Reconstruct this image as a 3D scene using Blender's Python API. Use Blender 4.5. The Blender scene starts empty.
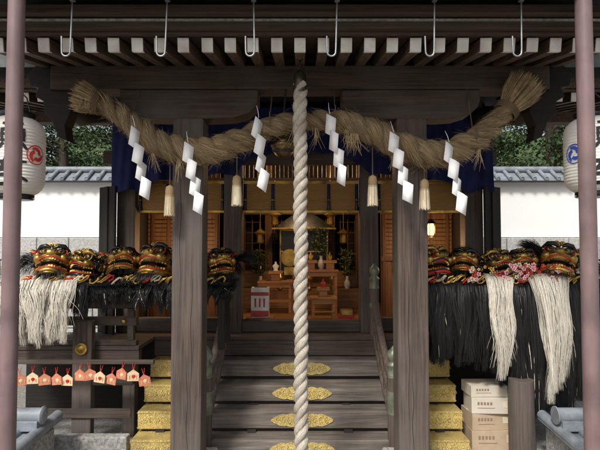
import bpy, math, random
from mathutils import Matrix, Vector, Euler
R=random.Random(7)
rad=math.radians
sc=bpy.context.scene
# ------------------------------------------------------------------ helpers
class MB:
    def __init__(s): s.v=[];s.f=[];s.m=[];s.s=[];s.uv=[];s.x=Matrix.Identity(4)
    def add(s,vs,fs,m,smooth=False,uvs=None):
        b=len(s.v); X=s.x
        s.v+= [tuple(X@Vector(v)) for v in vs]
        for i,f in enumerate(fs):
            s.f.append([b+k for k in f]); s.m.append(m); s.s.append(smooth)
            s.uv.append(uvs[i] if uvs else [(0,0)]*len(f))
    def box(s,c,d,m=0,rot=None):
        hx,hy,hz=d[0]/2,d[1]/2,d[2]/2
        vs=[Vector((a*hx,b*hy,e*hz)) for a in(-1,1) for b in(-1,1) for e in(-1,1)]
        if rot: 
            M=Euler(rot).to_matrix(); vs=[M@v for v in vs]
        c=Vector(c); vs=[v+c for v in vs]
        s.add(vs,[(0,1,3,2),(4,6,7,5),(0,4,5,1),(2,3,7,6),(0,2,6,4),(1,5,7,3)],m)
    def bb(s,x0,x1,y0,y1,z0,z1,m=0): s.box(((x0+x1)/2,(y0+y1)/2,(z0+z1)/2),(x1-x0,y1-y0,z1-z0),m)
    def sph(s,c,r,m=0,seg=14,rings=9,rot=None,smooth=True):
        if not isinstance(r,(tuple,list)): r=(r,r,r)
        M=Euler(rot).to_matrix() if rot else Matrix.Identity(3)
        vs=[];c=Vector(c)
        for i in range(rings+1):
            th=math.pi*i/rings
            for j in range(seg):
                ph=2*math.pi*j/seg
                vs.append(c+M@Vector((r[0]*math.sin(th)*math.cos(ph),r[1]*math.sin(th)*math.sin(ph),r[2]*math.cos(th))))
        fs=[]
        for i in range(rings):
            for j in range(seg):
                a=i*seg+j;b=i*seg+(j+1)%seg
                fs.append((a,a+seg,b+seg,b))
        s.add(vs,fs,m,smooth)
    def lathe(s,prof,c,m=0,seg=24,smooth=True,rot=None):
        M=Euler(rot).to_matrix() if rot else Matrix.Identity(3)
        c=Vector(c); vs=[];fs=[]
        for r,z in prof:
            for j in range(seg):
                a=2*math.pi*j/seg; vs.append(c+M@Vector((r*math.cos(a),r*math.sin(a),z)))
        for i in range(len(prof)-1):
            for j in range(seg):
                a=i*seg+j;b=i*seg+(j+1)%seg
                fs.append((a,b,b+seg,a+seg))
        s.add(vs,fs,m,smooth)
        n=len(prof)
        s.add([vs[j] for j in range(seg)],[tuple(range(seg))[::-1]],m)
        s.add([vs[(n-1)*seg+j] for j in range(seg)],[tuple(range(seg))],m)
    def tube(s,P,r,m=0,seg=10,smooth=True,cap=True,up=(0.03,0,1)):
        P=[Vector(p) for p in P]; n=len(P)
        if not isinstance(r,(list,tuple)): r=[r]*n
        up=Vector(up).normalized(); vs=[];L=0;Ls=[]
        last=None
        for i in range(n):
            t=(P[min(i+1,n-1)]-P[max(i-1,0)]).normalized()
            if last is None:
                a=up if abs(t.dot(up))<.95 else Vector((1,0,0))
            else: a=last
            nrm=(a-t*a.dot(t)).normalized(); last=nrm
            bi=t.cross(nrm)
            if i: L+=(P[i]-P[i-1]).length
            Ls.append(L)
            for j in range(seg):
                an=2*math.pi*j/seg
                vs.append(P[i]+(nrm*math.cos(an)+bi*math.sin(an))*r[i])
        fs=[];uvs=[]
        for i in range(n-1):
            for j in range(seg):
                a=i*seg+j;b=i*seg+(j+1)%seg
                fs.append((a,b,b+seg,a+seg))
                uvs.append([(Ls[i],j/seg),(Ls[i],(j+1)/seg),(Ls[i+1],(j+1)/seg),(Ls[i+1],j/seg)])
        s.add(vs,fs,m,smooth,uvs)
        if cap:
            s.add(vs[:seg],[tuple(range(seg))[::-1]],m); s.add(vs[-seg:],[tuple(range(seg))],m)
    def ribbon(s,P,W,side,m=0):
        side=Vector(side).normalized(); vs=[]
        for p,w in zip(P,W):
            p=Vector(p); vs+=[p-side*w/2,p+side*w/2]
        s.add(vs,[(2*i,2*i+1,2*i+3,2*i+2) for i in range(len(P)-1)],m,True)
    def prism(s,pts,y0,y1,m=0):
        n=len(pts); vs=[(x,y0,z) for x,z in pts]+[(x,y1,z) for x,z in pts]
        fs=[tuple(range(n)),tuple(range(2*n-1,n-1,-1))]+[(i,i+n,(i+1)%n+n,(i+1)%n) for i in range(n)]
        s.add(vs,fs,m)
    def obj(s,name,mats,parent=None,bevel=0):
        me=bpy.data.meshes.new(name); me.from_pydata(s.v,[],s.f); 
        for mt in mats: me.materials.append(mt)
        me.polygons.foreach_set('material_index',s.m); me.polygons.foreach_set('use_smooth',s.s)
        uvl=me.uv_layers.new(name='UVMap'); flat=[]
        for u in s.uv:
            for a in u: flat+=[a[0],a[1]]
        uvl.data.foreach_set('uv',flat)
        me.update()
        o=bpy.data.objects.new(name,me); sc.collection.objects.link(o)
        if parent: o.parent=parent
        if bevel:
            b=o.modifiers.new('b','BEVEL'); b.width=bevel; b.segments=2; b.limit_method='ANGLE'; b.angle_limit=rad(40)
        return o
def grp(name,loc=(0,0,0)):
    o=bpy.data.objects.new(name,None); o.empty_display_size=.2; sc.collection.objects.link(o); return o

def nmat(name,stops,scale=(1,1,1),ns=4,detail=8,rough=.75,metal=0,bump=.3,bd=.01,coord='Object',stain=None,spec=.4,distort=0.,rvar=.1):
    m=bpy.data.materials.new(name); m.use_nodes=True; N=m.node_tree.nodes; L=m.node_tree.links
    b=N['Principled BSDF']
    tc=N.new('ShaderNodeTexCoord'); mp=N.new('ShaderNodeMapping'); mp.inputs['Scale'].default_value=scale
    L.new(tc.outputs[coord],mp.inputs['Vector'])
    no=N.new('ShaderNodeTexNoise'); no.inputs['Scale'].default_value=ns; no.inputs['Detail'].default_value=detail
    no.inputs['Roughness'].default_value=.62; no.inputs['Distortion'].default_value=distort
    L.new(mp.outputs[0],no.inputs['Vector'])
    cr=N.new('ShaderNodeValToRGB'); L.new(no.outputs['Fac'],cr.inputs[0])
    e=cr.color_ramp.elements
    while len(e)<len(stops): e.new(.5)
    for i,(p,c) in enumerate(stops): e[i].position=p; e[i].color=(*c,1)
    out=cr.outputs[0]
    if stain:
        n2=N.new('ShaderNodeTexNoise'); n2.inputs['Scale'].default_value=stain[1]; n2.inputs['Detail'].default_value=5
        L.new(tc.outputs['Object'],n2.inputs['Vector'])
        r2=N.new('ShaderNodeValToRGB'); r2.color_ramp.elements[0].position=.42; r2.color_ramp.elements[1].position=.68
        L.new(n2.outputs['Fac'],r2.inputs[0])
        mu=N.new('ShaderNodeMath'); mu.operation='MULTIPLY'; mu.inputs[1].default_value=stain[2]; L.new(r2.outputs[0],mu.inputs[0])
        mx=N.new('ShaderNodeMixRGB'); L.new(mu.outputs[0],mx.inputs[0]); L.new(out,mx.inputs[1]); mx.inputs[2].default_value=(*stain[0],1)
        out=mx.outputs[0]
    L.new(out,b.inputs['Base Color'])
    mr=N.new('ShaderNodeMapRange'); mr.inputs[3].default_value=max(0,rough-rvar); mr.inputs[4].default_value=min(1,rough+rvar)
    L.new(no.outputs['Fac'],mr.inputs[0]); L.new(mr.outputs[0],b.inputs['Roughness'])
    b.inputs['Metallic'].default_value=metal; b.inputs['Specular IOR Level'].default_value=spec
    if bump:
        bp=N.new('ShaderNodeBump'); bp.inputs['Strength'].default_value=bump; bp.inputs['Distance'].default_value=bd
        L.new(no.outputs['Fac'],bp.inputs['Height']); L.new(bp.outputs[0],b.inputs['Normal'])
    return m
def emat(name,col,st):
    m=nmat(name,[(0,col),(1,col)],bump=0); b=m.node_tree.nodes['Principled BSDF']
    b.inputs['Emission Color'].default_value=(*col,1); b.inputs['Emission Strength'].default_value=st; return m
def wood(name,a,b,ax,stain=None,rough=.75,bump=.5,g=26):
    s={'x':(1.1,g,g),'y':(g,1.1,g),'z':(g,g,1.1)}[ax]
    mid=tuple((p+q)/2 for p,q in zip(a,b))
    return nmat(name,[(.28,a),(.5,mid),(.72,b)],scale=s,ns=1.6,detail=9,rough=rough,bump=bump,bd=.012,stain=stain,distort=.6)
D1,D2=(.020,.014,.010),(.098,.069,.052)
GR=(.13,.115,.103)
WX=wood('weathered_wood_x',D1,D2,'x',(GR,1.7,.5)); WZ=wood('weathered_wood_z',(.028,.020,.016),(.135,.098,.078),'z',((.16,.142,.128),1.3,.5),g=32)
STEP=wood('step_wood',(.052,.043,.036),(.25,.212,.18),'x',((.055,.045,.038),2.3,.6))
RX=wood('rafter_wood_x',(.022,.014,.010),(.085,.055,.038),'x'); RY=wood('rafter_wood_y',(.03,.019,.013),(.15,.098,.066),'y')
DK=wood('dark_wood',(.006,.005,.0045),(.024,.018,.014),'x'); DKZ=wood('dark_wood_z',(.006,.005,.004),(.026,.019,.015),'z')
WARM=wood('warm_cedar',(.14,.062,.022),(.34,.175,.07),'x',rough=.5,bump=.2); WARMZ=wood('warm_cedar_z',(.10,.048,.02),(.26,.135,.06),'z',rough=.55,bump=.2)
BRNZ=wood('brown_inner_wood',(.06,.027,.011),(.16,.078,.032),'z',rough=.5,bump=.2)
WHITE=nmat('white_gofun_paint',[(.3,(.66,.64,.58)),(.6,(.84,.83,.79))],ns=18,rough=.8,bump=.1,stain=((.33,.29,.24),9,.6))
PLASTER=nmat('white_plaster',[(.3,(.82,.82,.80)),(.7,(.88,.88,.87))],ns=1.2,rough=.9,bump=.1,stain=((.68,.67,.64),.6,.3))
STONE=nmat('granite',[(.35,(.17,.165,.155)),(.5,(.32,.31,.29)),(.65,(.45,.44,.41))],ns=38,rough=.9,bump=.4,stain=((.13,.13,.10),1.5,.6))
STONEL=nmat('pale_granite',[(.35,(.3,.3,.29)),(.5,(.48,.47,.45)),(.65,(.62,.61,.58))],ns=30,rough=.9,bump=.4,stain=((.28,.28,.25),1.5,.4))
GRAVEL=nmat('gravel_ground_mat',[(.3,(.13,.12,.105)),(.55,(.27,.25,.225)),(.75,(.4,.38,.35))],ns=30,rough=.95,bump=.8,bd=.02)
TILE=nmat('grey_tile',[(.3,(.15,.17,.19)),(.7,(.29,.32,.35))],ns=9,rough=.5,bump=.15,stain=((.08,.08,.08),4,.5))
GOLD=nmat('aged_gold',[(.3,(.26,.13,.03)),(.5,(.60,.38,.09)),(.7,(.82,.60,.2))],ns=16,rough=.36,metal=.8,bump=.5,bd=.006,stain=((.05,.03,.015),8,.85))
GOLDP=nmat('gilt_fitting',[(.35,(.36,.25,.07)),(.46,(.60,.45,.15)),(.7,(.74,.59,.24))],ns=34,detail=2,rough=.5,metal=.3,bump=1.,bd=.01,distort=3.,stain=((.25,.19,.09),5,.6))
BELL=nmat('dark_brass',[(.3,(.10,.065,.03)),(.7,(.26,.18,.085))],ns=12,rough=.38,metal=.85,bump=.2,stain=((.04,.035,.025),8,.7))
BRZ=nmat('green_bronze',[(.3,(.10,.115,.08)),(.7,(.26,.28,.2))],ns=14,rough=.5,metal=.4,bump=.2)
IRON=nmat('dark_bronze',[(.3,(.04,.036,.03)),(.7,(.13,.11,.09))],ns=14,rough=.4,metal=.8,bump=.2)
STEEL=nmat('galvanised_steel',[(.3,(.22,.23,.24)),(.7,(.42,.43,.44))],ns=14,rough=.45,metal=.8,bump=.1)
PIPE=nmat('brown_pink_pipe_paint',[(.3,(.175,.118,.118)),(.7,(.25,.17,.168))],scale=(1,1,.2),ns=12,rough=.42,bump=.08,stain=((.11,.075,.07),4,.6))
RED=nmat('red_lacquer',[(.3,(.34,.016,.012)),(.7,(.5,.035,.022))],ns=10,rough=.28,bump=.1)
BLACK=nmat('black_lacquer',[(.3,(.008,.008,.009)),(.7,(.02,.02,.022))],ns=10,rough=.25,bump=.1)
INK=nmat('ink',[(0,(.012,.012,.014)),(1,(.02,.02,.02))],rough=.7,bump=0)
PRINT=nmat('carton_print',[(0,(.22,.15,.10)),(1,(.28,.19,.13))],rough=.8,bump=0)
CRED=nmat('crest_red',[(0,(.55,.03,.02)),(1,(.6,.04,.03))],rough=.7,bump=0)
CBLUE=nmat('crest_blue',[(0,(.03,.07,.42)),(1,(.04,.1,.5))],rough=.7,bump=0)
IVORY=nmat('ivory',[(.3,(.55,.46,.30)),(.7,(.74,.67,.5))],ns=10,rough=.4,bump=.1)
PINK=nmat('pink_flower',[(.3,(.6,.14,.22)),(.6,(.8,.45,.5))],ns=30,rough=.8,bump=.1)
PAPER=nmat('white_paper',[(.3,(.84,.84,.84)),(.7,(.88,.88,.88))],ns=8,rough=.9,bump=.1)
LPAPER=nmat('lantern_paper',[(.3,(.76,.73,.66)),(.7,(.84,.82,.77))],ns=6,rough=.7,bump=.1,stain=((.6,.54,.44),4,.4))
STRAW=nmat('straw',[(.32,(.06,.035,.016)),(.48,(.32,.22,.115)),(.7,(.60,.46,.27))],scale=(6,70,1),ns=1.2,coord='UV',rough=.85,bump=1,bd=.02,stain=((.17,.12,.065),5,.6))
STRAWF=nmat('straw_fibre',[(.3,(.22,.15,.07)),(.7,(.58,.44,.26))],ns=20,rough=.85,bump=0)
ROPEW=nmat('cotton_rope',[(.3,(.28,.23,.17)),(.5,(.60,.54,.45)),(.7,(.80,.76,.68))],scale=(28,40,1),ns=1.3,coord='UV',rough=.9,bump=1,bd=.01,stain=((.31,.25,.18),7,.65))
NAVY=nmat('navy_curtain',[(.3,(.010,.012,.055)),(.7,(.022,.028,.11))],ns=6,rough=.8,bump=.2,spec=.2)
HB=nmat('black_horsehair',[(.3,(.003,.003,.0035)),(.7,(.016,.015,.015))],scale=(60,60,3),ns=2,rough=.48,bump=0,spec=.35)
HW=nmat('white_horsehair',[(.3,(.34,.30,.22)),(.5,(.64,.59,.49)),(.72,(.82,.78,.70))],scale=(70,70,3),ns=2,rough=.55,bump=0)
CARD=nmat('cardboard',[(.3,(.38,.28,.18)),(.7,(.5,.39,.27))],ns=5,rough=.9,bump=.1)
CARDW=nmat('pale_carton',[(.3,(.52,.46,.37)),(.7,(.62,.57,.48))],ns=5,rough=.85,bump=.1)
LEAF=nmat('cedar_foliage',[(.3,(.015,.032,.012)),(.5,(.040,.072,.022)),(.72,(.11,.15,.045))],ns=1.6,rough=.7,bump=0)
BARK=wood('bark',(.03,.022,.015),(.12,.09,.065),'z')
EMA1=wood('ema_red',(.46,.13,.07),(.64,.26,.15),'x',bump=.1); EMA2=wood('ema_tan',(.6,.42,.24),(.76,.6,.4),'x',bump=.1)
COPPER=nmat('dark_roof_copper',[(.3,(.05,.055,.055)),(.7,(.13,.14,.135))],ns=5,rough=.5,metal=.3,bump=.1)
LAMP=emat('lamp_glow',(1,.5,.15),5.)
def blind():
    m=bpy.data.materials.new('bamboo_blind'); m.use_nodes=True;N=m.node_tree.nodes;L=m.node_tree.links;b=N['Principled BSDF']
    tc=N.new('ShaderNodeTexCoord'); w=N.new('ShaderNodeTexWave'); w.bands_direction='Z'; w.inputs['Scale'].default_value=22; w.inputs['Distortion'].default_value=.6
    L.new(tc.outputs['Object'],w.inputs['Vector']); cr=N.new('ShaderNodeValToRGB'); L.new(w.outputs['Color'],cr.inputs[0])
    cr.color_ramp.elements[0].color=(.18,.085,.025,1); cr.color_ramp.elements[1].color=(.68,.38,.12,1)
    L.new(cr.outputs[0],b.inputs['Base Color']); b.inputs['Roughness'].default_value=.6
    bp=N.new('ShaderNodeBump'); bp.inputs['Distance'].default_value=.006; L.new(w.outputs['Color'],bp.inputs['Height']); L.new(bp.outputs[0],b.inputs['Normal'])
    return m
BLIND=blind()
# ------------------------------------------------------------------ ground
g=MB(); g.add([(-150,-150,-.3),(150,-150,-.3),(150,150,-.3),(-150,150,-.3)],[(0,1,2,3)],0); g.obj('ground',[GRAVEL])
g=MB(); g.bb(-2.9,2.9,4.15,9.0,-.299,-.26,0); 
g.obj('stone_pavement',[STONE],bevel=.01)
# ------------------------------------------------------------------ portico
P=grp('shrine_portico')
for sx in(-1,1):
    pl=MB(); X=sx*.917
    pl.box((X,4.35,1.2),(.25,.25,2.9),0); pl.obj('pillar',[WZ],P,.018)
    ck=MB()
    for (dx,z0,z1) in ((-.04,.2,1.5),(.055,1.1,2.3),(-.01,-.2,.7)):
        pts=[];n=14
        for i in range(n): pts.append((X+dx*sx+.006*math.sin(i*1.1+dx*90),4.2238,z0+(z1-z0)*i/(n-1)))
        ck.ribbon(pts,[.001+.004*math.sin(math.pi*i/(n-1)) for i in range(n)],(1,0,0),0)
    ck.obj('drying_cracks',[INK],P)
    q=MB(); q.box((X,4.35,-.2),(.42,.42,.14),0); q.obj('pillar_base_stone',[STONE],P,.015)
    br=MB()
    w=.57; pts=[(-w,2.888),(w,2.888),(w,2.80),(w-.02,2.745),(w-.08,2.69),(w-.2,2.655),(w-.34,2.647),(-w+.34,2.647),(-w+.2,2.655),(-w+.08,2.69),(-w+.02,2.745),(-w,2.80)]
    br.prism([(X+a,b) for a,b in pts],4.24,4.46,0); br.obj('bracket_arm',[WX],P,.008)
k=MB(); k.bb(-2.06,2.06,4.23,4.47,2.892,3.09,0); k.obj('purlin_beam',[WX],P,.012)
for sx in(-1,1):
    n=MB()
    pts=[(2.06,3.08),(2.2,3.1),(2.27,3.02),(2.24,2.93),(2.17,2.92),(2.20,2.84),(2.13,2.80),(2.12,2.70),(2.05,2.62),(2.0,2.50),(1.93,2.47),(1.95,2.6),(1.90,2.72),(1.90,2.887),(2.06,2.887)]
    pp=[(sx*a,b) for a,b in pts]
    if sx>0: pp=pp[::-1]
    n.prism(pp,4.27,4.42,0); n.obj('carved_nosing',[DK],P,.006)
    t=MB(); t.tube([(sx*2.0,4.45,2.8),(sx*2.0,4.7,2.78),(sx*2.0,5.1,2.9),(sx*1.97,5.5,3.0),(sx*1.95,5.8,3.0)],.09,0,8); t.obj('shrimp_beam',[DK],P)
rf=MB(); ends=MB(); n=27
for i in range(n):
    x=-2.12+i*.163+R.uniform(-.004,.004)
    a=math.atan2(.135,.75); L=1.9
    cy=3.6+L/2*math.cos(a); cz=3.01+L/2*math.sin(a)+R.uniform(-.003,.003)
    rf.box((x,cy,cz),(.075,L,.09),0,(a,0,0))
    ends.box((x,3.6-.004*math.cos(a),3.01-.004*math.sin(a)),(.079,.012,.094),0,(a,0,R.uniform(-.02,.02)))
    ends.box((x,3.6+.02,3.0136-.046),(.079,.04,.004),0,(a,0,0))
rf.obj('rafters',[RY],P,.004); ends.obj('rafter_end_paint',[WHITE],P,.002)
so=MB(); a=math.atan2(.135,.75)
for i in range(13): so.box((0,3.52+.155*i*math.cos(a)+.07,3.075+.155*i*math.sin(a)),(4.7,.15,.018),0,(a,0,0))
so.obj('soffit_boards',[RX],P,.003)
fa=MB(); fa.bb(-2.4,2.4,3.46,3.53,3.072,3.135,0); fa.bb(-2.42,2.42,3.38,3.50,3.14,3.2,0); fa.obj('fascia',[RX],P,.006)
f2=MB(); f2.bb(-2.42,2.42,3.44,3.462,3.118,3.128,0); f2.obj('fascia_pale_line',[STONE],P)
r=MB(); 
r.add([(-2.6,3.25,3.21),(2.6,3.25,3.21),(2.6,5.6,3.75),(-2.6,5.6,3.75),(-2.6,3.25,3.32),(2.6,3.25,3.32),(2.6,5.6,3.95),(-2.6,5.6,3.95)],[(0,3,2,1),(4,5,6,7),(0,1,5,4),(1,2,6,5),(2,3,7,6),(3,0,4,7)],0)
r.obj('copper_roof',[COPPER],P,.01)
gt=MB(); pts=[]
for s_ in range(9):
    an=math.pi+math.pi*s_/8; pts.append((math.cos(an)*.06,math.sin(an)*.06))
vs=[];fs=[]
for x in(-2.7,2.7):
    for a_,b_ in pts: vs.append((x,3.19+a_,3.22+b_))
for s_ in range(8): fs.append((s_,s_+1,s_+10,s_+9))
gt.add(vs,fs,0,True)
o=gt.obj('rain_gutter',[COPPER],P); sm=o.modifiers.new('s','SOLIDIFY'); sm.thickness=.004
for x in(-1.47,-.857,-.30,.24,.87,1.43):
    h=MB(); tl=R.uniform(-.012,.012); path=[(x,3.3,3.22),(x+tl,3.3,2.87)]
    for s_ in range(1,8):
        an=math.pi*s_/8; path.append((x+tl-.028*(1-math.cos(an)),3.3,2.85-.03*math.sin(an)))
    path+= [(x+tl-.056,3.3,2.86),(x+tl-.058,3.3,2.95)]
    h.tube(path,.006,0,8); h.box((x,3.3,3.19),(.03,.03,.02),0); h.obj('iron_hook',[STEEL])
for sx in(-1,1):
    p=MB(); x=sx*1.775; p.lathe([(.050,-.3),(.050,3.17)],(x,3.2,0),0,28)
    for z in(.25,): p.lathe([(.054,z),(.056,z+.005),(.056,z+.03),(.054,z+.035)],(x,3.2,0),0,28)
    p.lathe([(.09,-.3),(.09,-.27),(.058,-.26)],(x,3.2,0),0,28)
    p.obj('drain_pole',[PIPE])
# ------------------------------------------------------------------ hall
H=grp('shrine_hall')
h=MB()
for x in(-1.93,1.93,-.745,.765): h.box((x,5.85,1.9),(.2,.2,2.7),0)
h.obj('hall_pillars',[WZ],H,.015)
h=MB()
for sx in(-1,1):
    for i in range(8): 
        y=4.98+i*.1; x0,x1=sorted((sx*1.53,sx*3.1)); h.bb(x0,x1,y,y+.096,.61,.65,0)
    x0,x1=sorted((sx*1.53,sx*3.1)); h.bb(x0,x1,4.99,5.08,.5,.607,0)
for i in range(3): h.bb(-1.53,1.53,5.5+i*.1,5.596+i*.1,.61,.65,0)
h.bb(-1.53,1.53,5.51,5.6,.45,.607,0)
h.obj('veranda',[WX],H,.006)
h=MB(); h.bb(-1.83,-.845,5.8,5.92,.652,.80,0); h.bb(-.645,.665,5.78,5.93,.652,.775,0); h.bb(.865,1.83,5.8,5.92,.652,.80,0)
h.bb(-2.2,2.2,5.77,5.94,2.52,2.66,0); h.obj('sill_and_lintel',[WX],H,.008)
h=MB()
for i in range(16): h.bb(-2.03,2.03,5.94+i*.178,5.94+i*.178+.174,.6,.648,0)
h.obj('inner_floor',[WARM],H,.003)
h=MB()
for sx in(-1,1):
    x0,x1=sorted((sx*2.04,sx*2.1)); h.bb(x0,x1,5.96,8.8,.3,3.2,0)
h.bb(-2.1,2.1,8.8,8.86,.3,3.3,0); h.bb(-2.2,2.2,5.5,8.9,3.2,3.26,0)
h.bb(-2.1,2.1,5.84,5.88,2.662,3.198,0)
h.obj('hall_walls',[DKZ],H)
h=MB()
for sx in(-1,1):
    x0,x1=sorted((sx*1.08,sx*2.03)); h.bb(x0,x1,6.95,6.98,.65,3.19,0)
    for i in range(5):
        x=sx*(1.12+i*.21); h.bb(x-.02,x+.02,6.92,6.947,.65,3.1,1)
    h.bb(x0,x1,6.905,6.945,2.02,2.1,1); h.bb(x0,x1,6.905,6.945,1.4,1.46,1)
    for k_ in range(9): h.bb(x0,x1,6.93,6.946,1.5+k_*.055,1.508+k_*.055,1)
h.obj('inner_cedar_panels',[WARMZ,BRNZ],H,.003)
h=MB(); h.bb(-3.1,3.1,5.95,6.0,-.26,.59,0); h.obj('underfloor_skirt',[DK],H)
h=MB()
for sx in(-1,1):
    x=sx*2.11; h.box((x,5.70,1.44),(.03,.28,1.62),0,(0,0,sx*-.95))
    h.box((x,5.68,1.44),(.036,.05,1.62),0,(0,0,sx*-.95))
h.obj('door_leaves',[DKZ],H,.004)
h=MB()
bays=((-1.82,-.85),(-.64,.66),(.87,1.82))
for x0,x1 in bays: h.bb(x0,x1,5.86,5.875,2.0,2.30,0)
h.obj('bamboo_blinds',[BLIND],H)
h=MB()
for x0,x1 in bays:
    h.bb(x0,x1,5.85,5.885,2.30,2.335,0); h.bb(x0,x1,5.85,5.885,1.975,1.998,0)
    nn=int((x1-x0)/.32)
    for i in range(nn+1):
        x=x0+.02+(x1-x0-.04)*i/nn; h.bb(x-.018,x+.018,5.852,5.859,2.0,2.3,1)
        h.tube([(x,5.845,2.3),(x,5.84,2.12)],.006,2,6); h.lathe([(.006,.0),(.02,-.02),(.016,-.04),(.024,-.12)],(x,5.838,2.12),2,10); h.lathe([(.01,.0),(.022,-.01),(.01,-.02)],(x,5.838,2.125),0,10)
h.obj('blind_edging_and_tassels',[GOLD,NAVY,BLACK],H)
h=MB()
for x0,x1 in bays:
    h.bb(x0,x1,5.86,5.9,2.345,2.37,0)
    nn=int((x1-x0)/.05)
    for i in range(nn+1):
        x=x0+.01+(x1-x0-.02)*i/nn; h.bb(x-.007,x+.007,5.865,5.89,2.37,2.518,0)
h.obj('transom_lattice',[WARMZ],H)
ev=MB(); ee=MB()
for sx in(-1,1):
    for i in range(16):
        x=sx*(2.32+i*.15); ev.box((x,5.8,3.17),(.065,1.8,.08),0,(.17,0,0)); ee.box((x,4.908,3.018),(.069,.01,.084),0,(.17,0,0))
    x0,x1=sorted((sx*2.15,sx*4.8))
    ev.box(((x0+x1)/2,5.8,3.23),(x1-x0,1.95,.02),0,(.17,0,0)); ev.bb(x0,x1,4.8,4.88,3.08,3.17,0); ev.bb(x0,x1,5.75,5.92,2.98,3.1,0)
ev.obj('main_eaves',[RY],H,.003); ee.obj('main_eave_end_paint',[WHITE],H)
def gable(x0,x1,ya,yr,yb,ze,zr_,ze2=None):
    r=MB(); e2=ze2 or ze
    r.add([(x0,ya,ze),(x1,ya,ze),(x1,yr,zr_),(x0,yr,zr_),(x1,yb,e2),(x0,yb,e2),(x0,ya,ze+.12),(x1,ya,ze+.12),(x1,yr,zr_+.15),(x0,yr,zr_+.15),(x1,yb,e2+.12),(x0,yb,e2+.12)],
 [(6,7,8,9),(9,8,10,11),(0,1,7,6),(0,6,9,3),(3,9,11,5),(1,2,8,7),(2,4,10,8),(0,3,2,1),(3,5,4,2),(5,11,10,4)],0); r.obj('main_roof',[COPPER],H)
gable(-5,5,4.6,5.9,7.0,3.2,3.95,3.5); gable(-2.4,2.4,7.02,8.0,9.1,3.6,4.2,3.35)
for sx in(-1,1):
    b=MB(); xs=sorted((sx*1.56,sx*3.1)); x0,x1=xs
    b.tube([(x0,5.03,1.035),(x1,5.03,1.035)],.038,0,10); b.bb(x0,x1,4.995,5.065,.84,.92,0); b.bb(x0,x1,4.99,5.07,.652,.70,0)
    for i in range(4):
        x=sx*(1.62+i*.46); b.bb(x-.03,x+.03,5.0,5.06,.70,1.0,0)
    b.obj('veranda_balustrade',[WX],H,.005)
    b=MB(); X=sx*2.03
    if sx<0:
        b.bb(X-.09,X+.09,4.88,4.98,-.26,.9,0); b.bb(sx*1.68-.06,sx*1.68+.06,5.15,5.27,-.26,.6,0)
    b.bb(sx*2.9-.08,sx*2.9+.08,4.9,5.0,-.26,.6,0)
    b.obj('veranda_posts',[WZ],H,.01)
    if sx<0:
        b=MB(); b.bb(x0,x1,4.86,4.879,.01,.1,0); b.bb(x0,x1,4.9,4.975,.30,.36,0) ; b.obj('lower_rails',[WX],H,.006)
        b=MB(); b.bb(x0,x1,4.75,4.86,-.26,-.12,0); b.obj('plinth_stone',[STONE],H,.012)
        b=MB(); b.sph((X,4.87,.645),(.045,.03,.045),0); b.lathe([(.06,-.01),(.055,.02)],(X,4.875,.645),0,18,rot=(rad(90),0,0))
        for dx in(-.5,.35): b.sph((X+dx,4.985,.88),(.025,.015,.025),0)
        b.obj('gilt_bosses',[GOLD],H)
# ------------------------------------------------------------------ stairs
S=grp('wooden_staircase')
lev=[(5.30,.44),(5.10,.25),(4.90,.06),(4.70,-.13)]
st=MB(); gp=MB(); gl=MB()
for (y,z) in lev:
    st.bb(-1.5,1.5,y,y+.27,z-.155,z-.0,0)
    st.bb(-1.48,1.48,y+.03,y+.08,z-.19,z-.157,1)
    for sx in(-1,1):
        x0,x1=sorted((sx*1.15,sx*1.506)); gp.bb(x0,x1,y-.006,y+.276,z-.158,z+.004,0)
        x0,x1=sorted((sx*1.16,sx*1.512)); gp.bb(x0,x1,y-.010,y-.0065,z-.15,z-.142,0); gp.bb(x0,x1,y-.010,y-.0065,z-.014,z-.006,0)
        for t in range(3):
            cx=sx*(1.22+t*.11); 
            for q in range(6):
                a=q*1.047; gl.sph((cx+.018*math.cos(a),y-.006,z-.078+.018*math.sin(a)),(.011,.004,.011),0,8,5)
            gl.sph((cx,y-.007,z-.078),(.010,.006,.010),0,8,5)
            gl.tube([(cx+.055+.02*math.cos(u*.8)*(1-u/9),y-.007,z-.078+.04*math.sin(u*.8)*(1-u/9)) for u in range(8)],.004,0,5)
    top=[];w=.29
    for t in range(41):
        u=-1+2*t/40; hgt=.058*(1-abs(u)**5)*(.82+.18*abs(math.cos(u*math.pi*3)))+.004; top.append((u*w+.02,hgt))
    pts=[(a,z-.077+b) for a,b in top]+[(a,z-.077-b) for a,b in top[::-1]]
    gl.prism(pts[::-1],y-.008,y+.002,0)
    for t in range(9):
        cx=.02-.23+t*.0575; gl.tube([(cx+.022*math.cos(u*.9+t)*(1-u/10),y-.009,z-.077+.036*math.sin(u*.9+t)*(1-u/10)) for u in range(9)],.0045,0,5)
st.obj('steps',[STEP,DK],S,.008); gp.obj('gilt_step_ends',[GOLDP],S,.004); gl.obj('gilt_step_plates',[GOLDP],S)
s2=MB()
for x in(-1.3,-.45,.45,1.3): s2.add([(x-.04,4.8,-.28),(x+.04,4.8,-.28),(x+.04,5.5,-.28),(x-.04,5.5,-.28),(x-.04,4.8,-.2),(x+.04,4.8,-.2),(x+.04,5.5,.4),(x-.04,5.5,.4)],[(0,1,2,3),(4,7,6,5),(0,4,5,1),(2,6,7,3),(0,3,7,4),(1,5,6,2)],0)
s2.obj('stringers',[DK],S)
def giboshi(b,c,m,s=1.):
    b.lathe([(.052*s,0),(.055*s,.01*s),(.05*s,.02*s),(.05*s,.09*s),(.056*s,.1*s),(.056*s,.11*s),(.036*s,.125*s),(.034*s,.14*s),(.052*s,.165*s),(.056*s,.19*s),(.048*s,.22*s),(.026*s,.24*s),(.01*s,.262*s),(.002*s,.27*s)],c,m,20)
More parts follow.
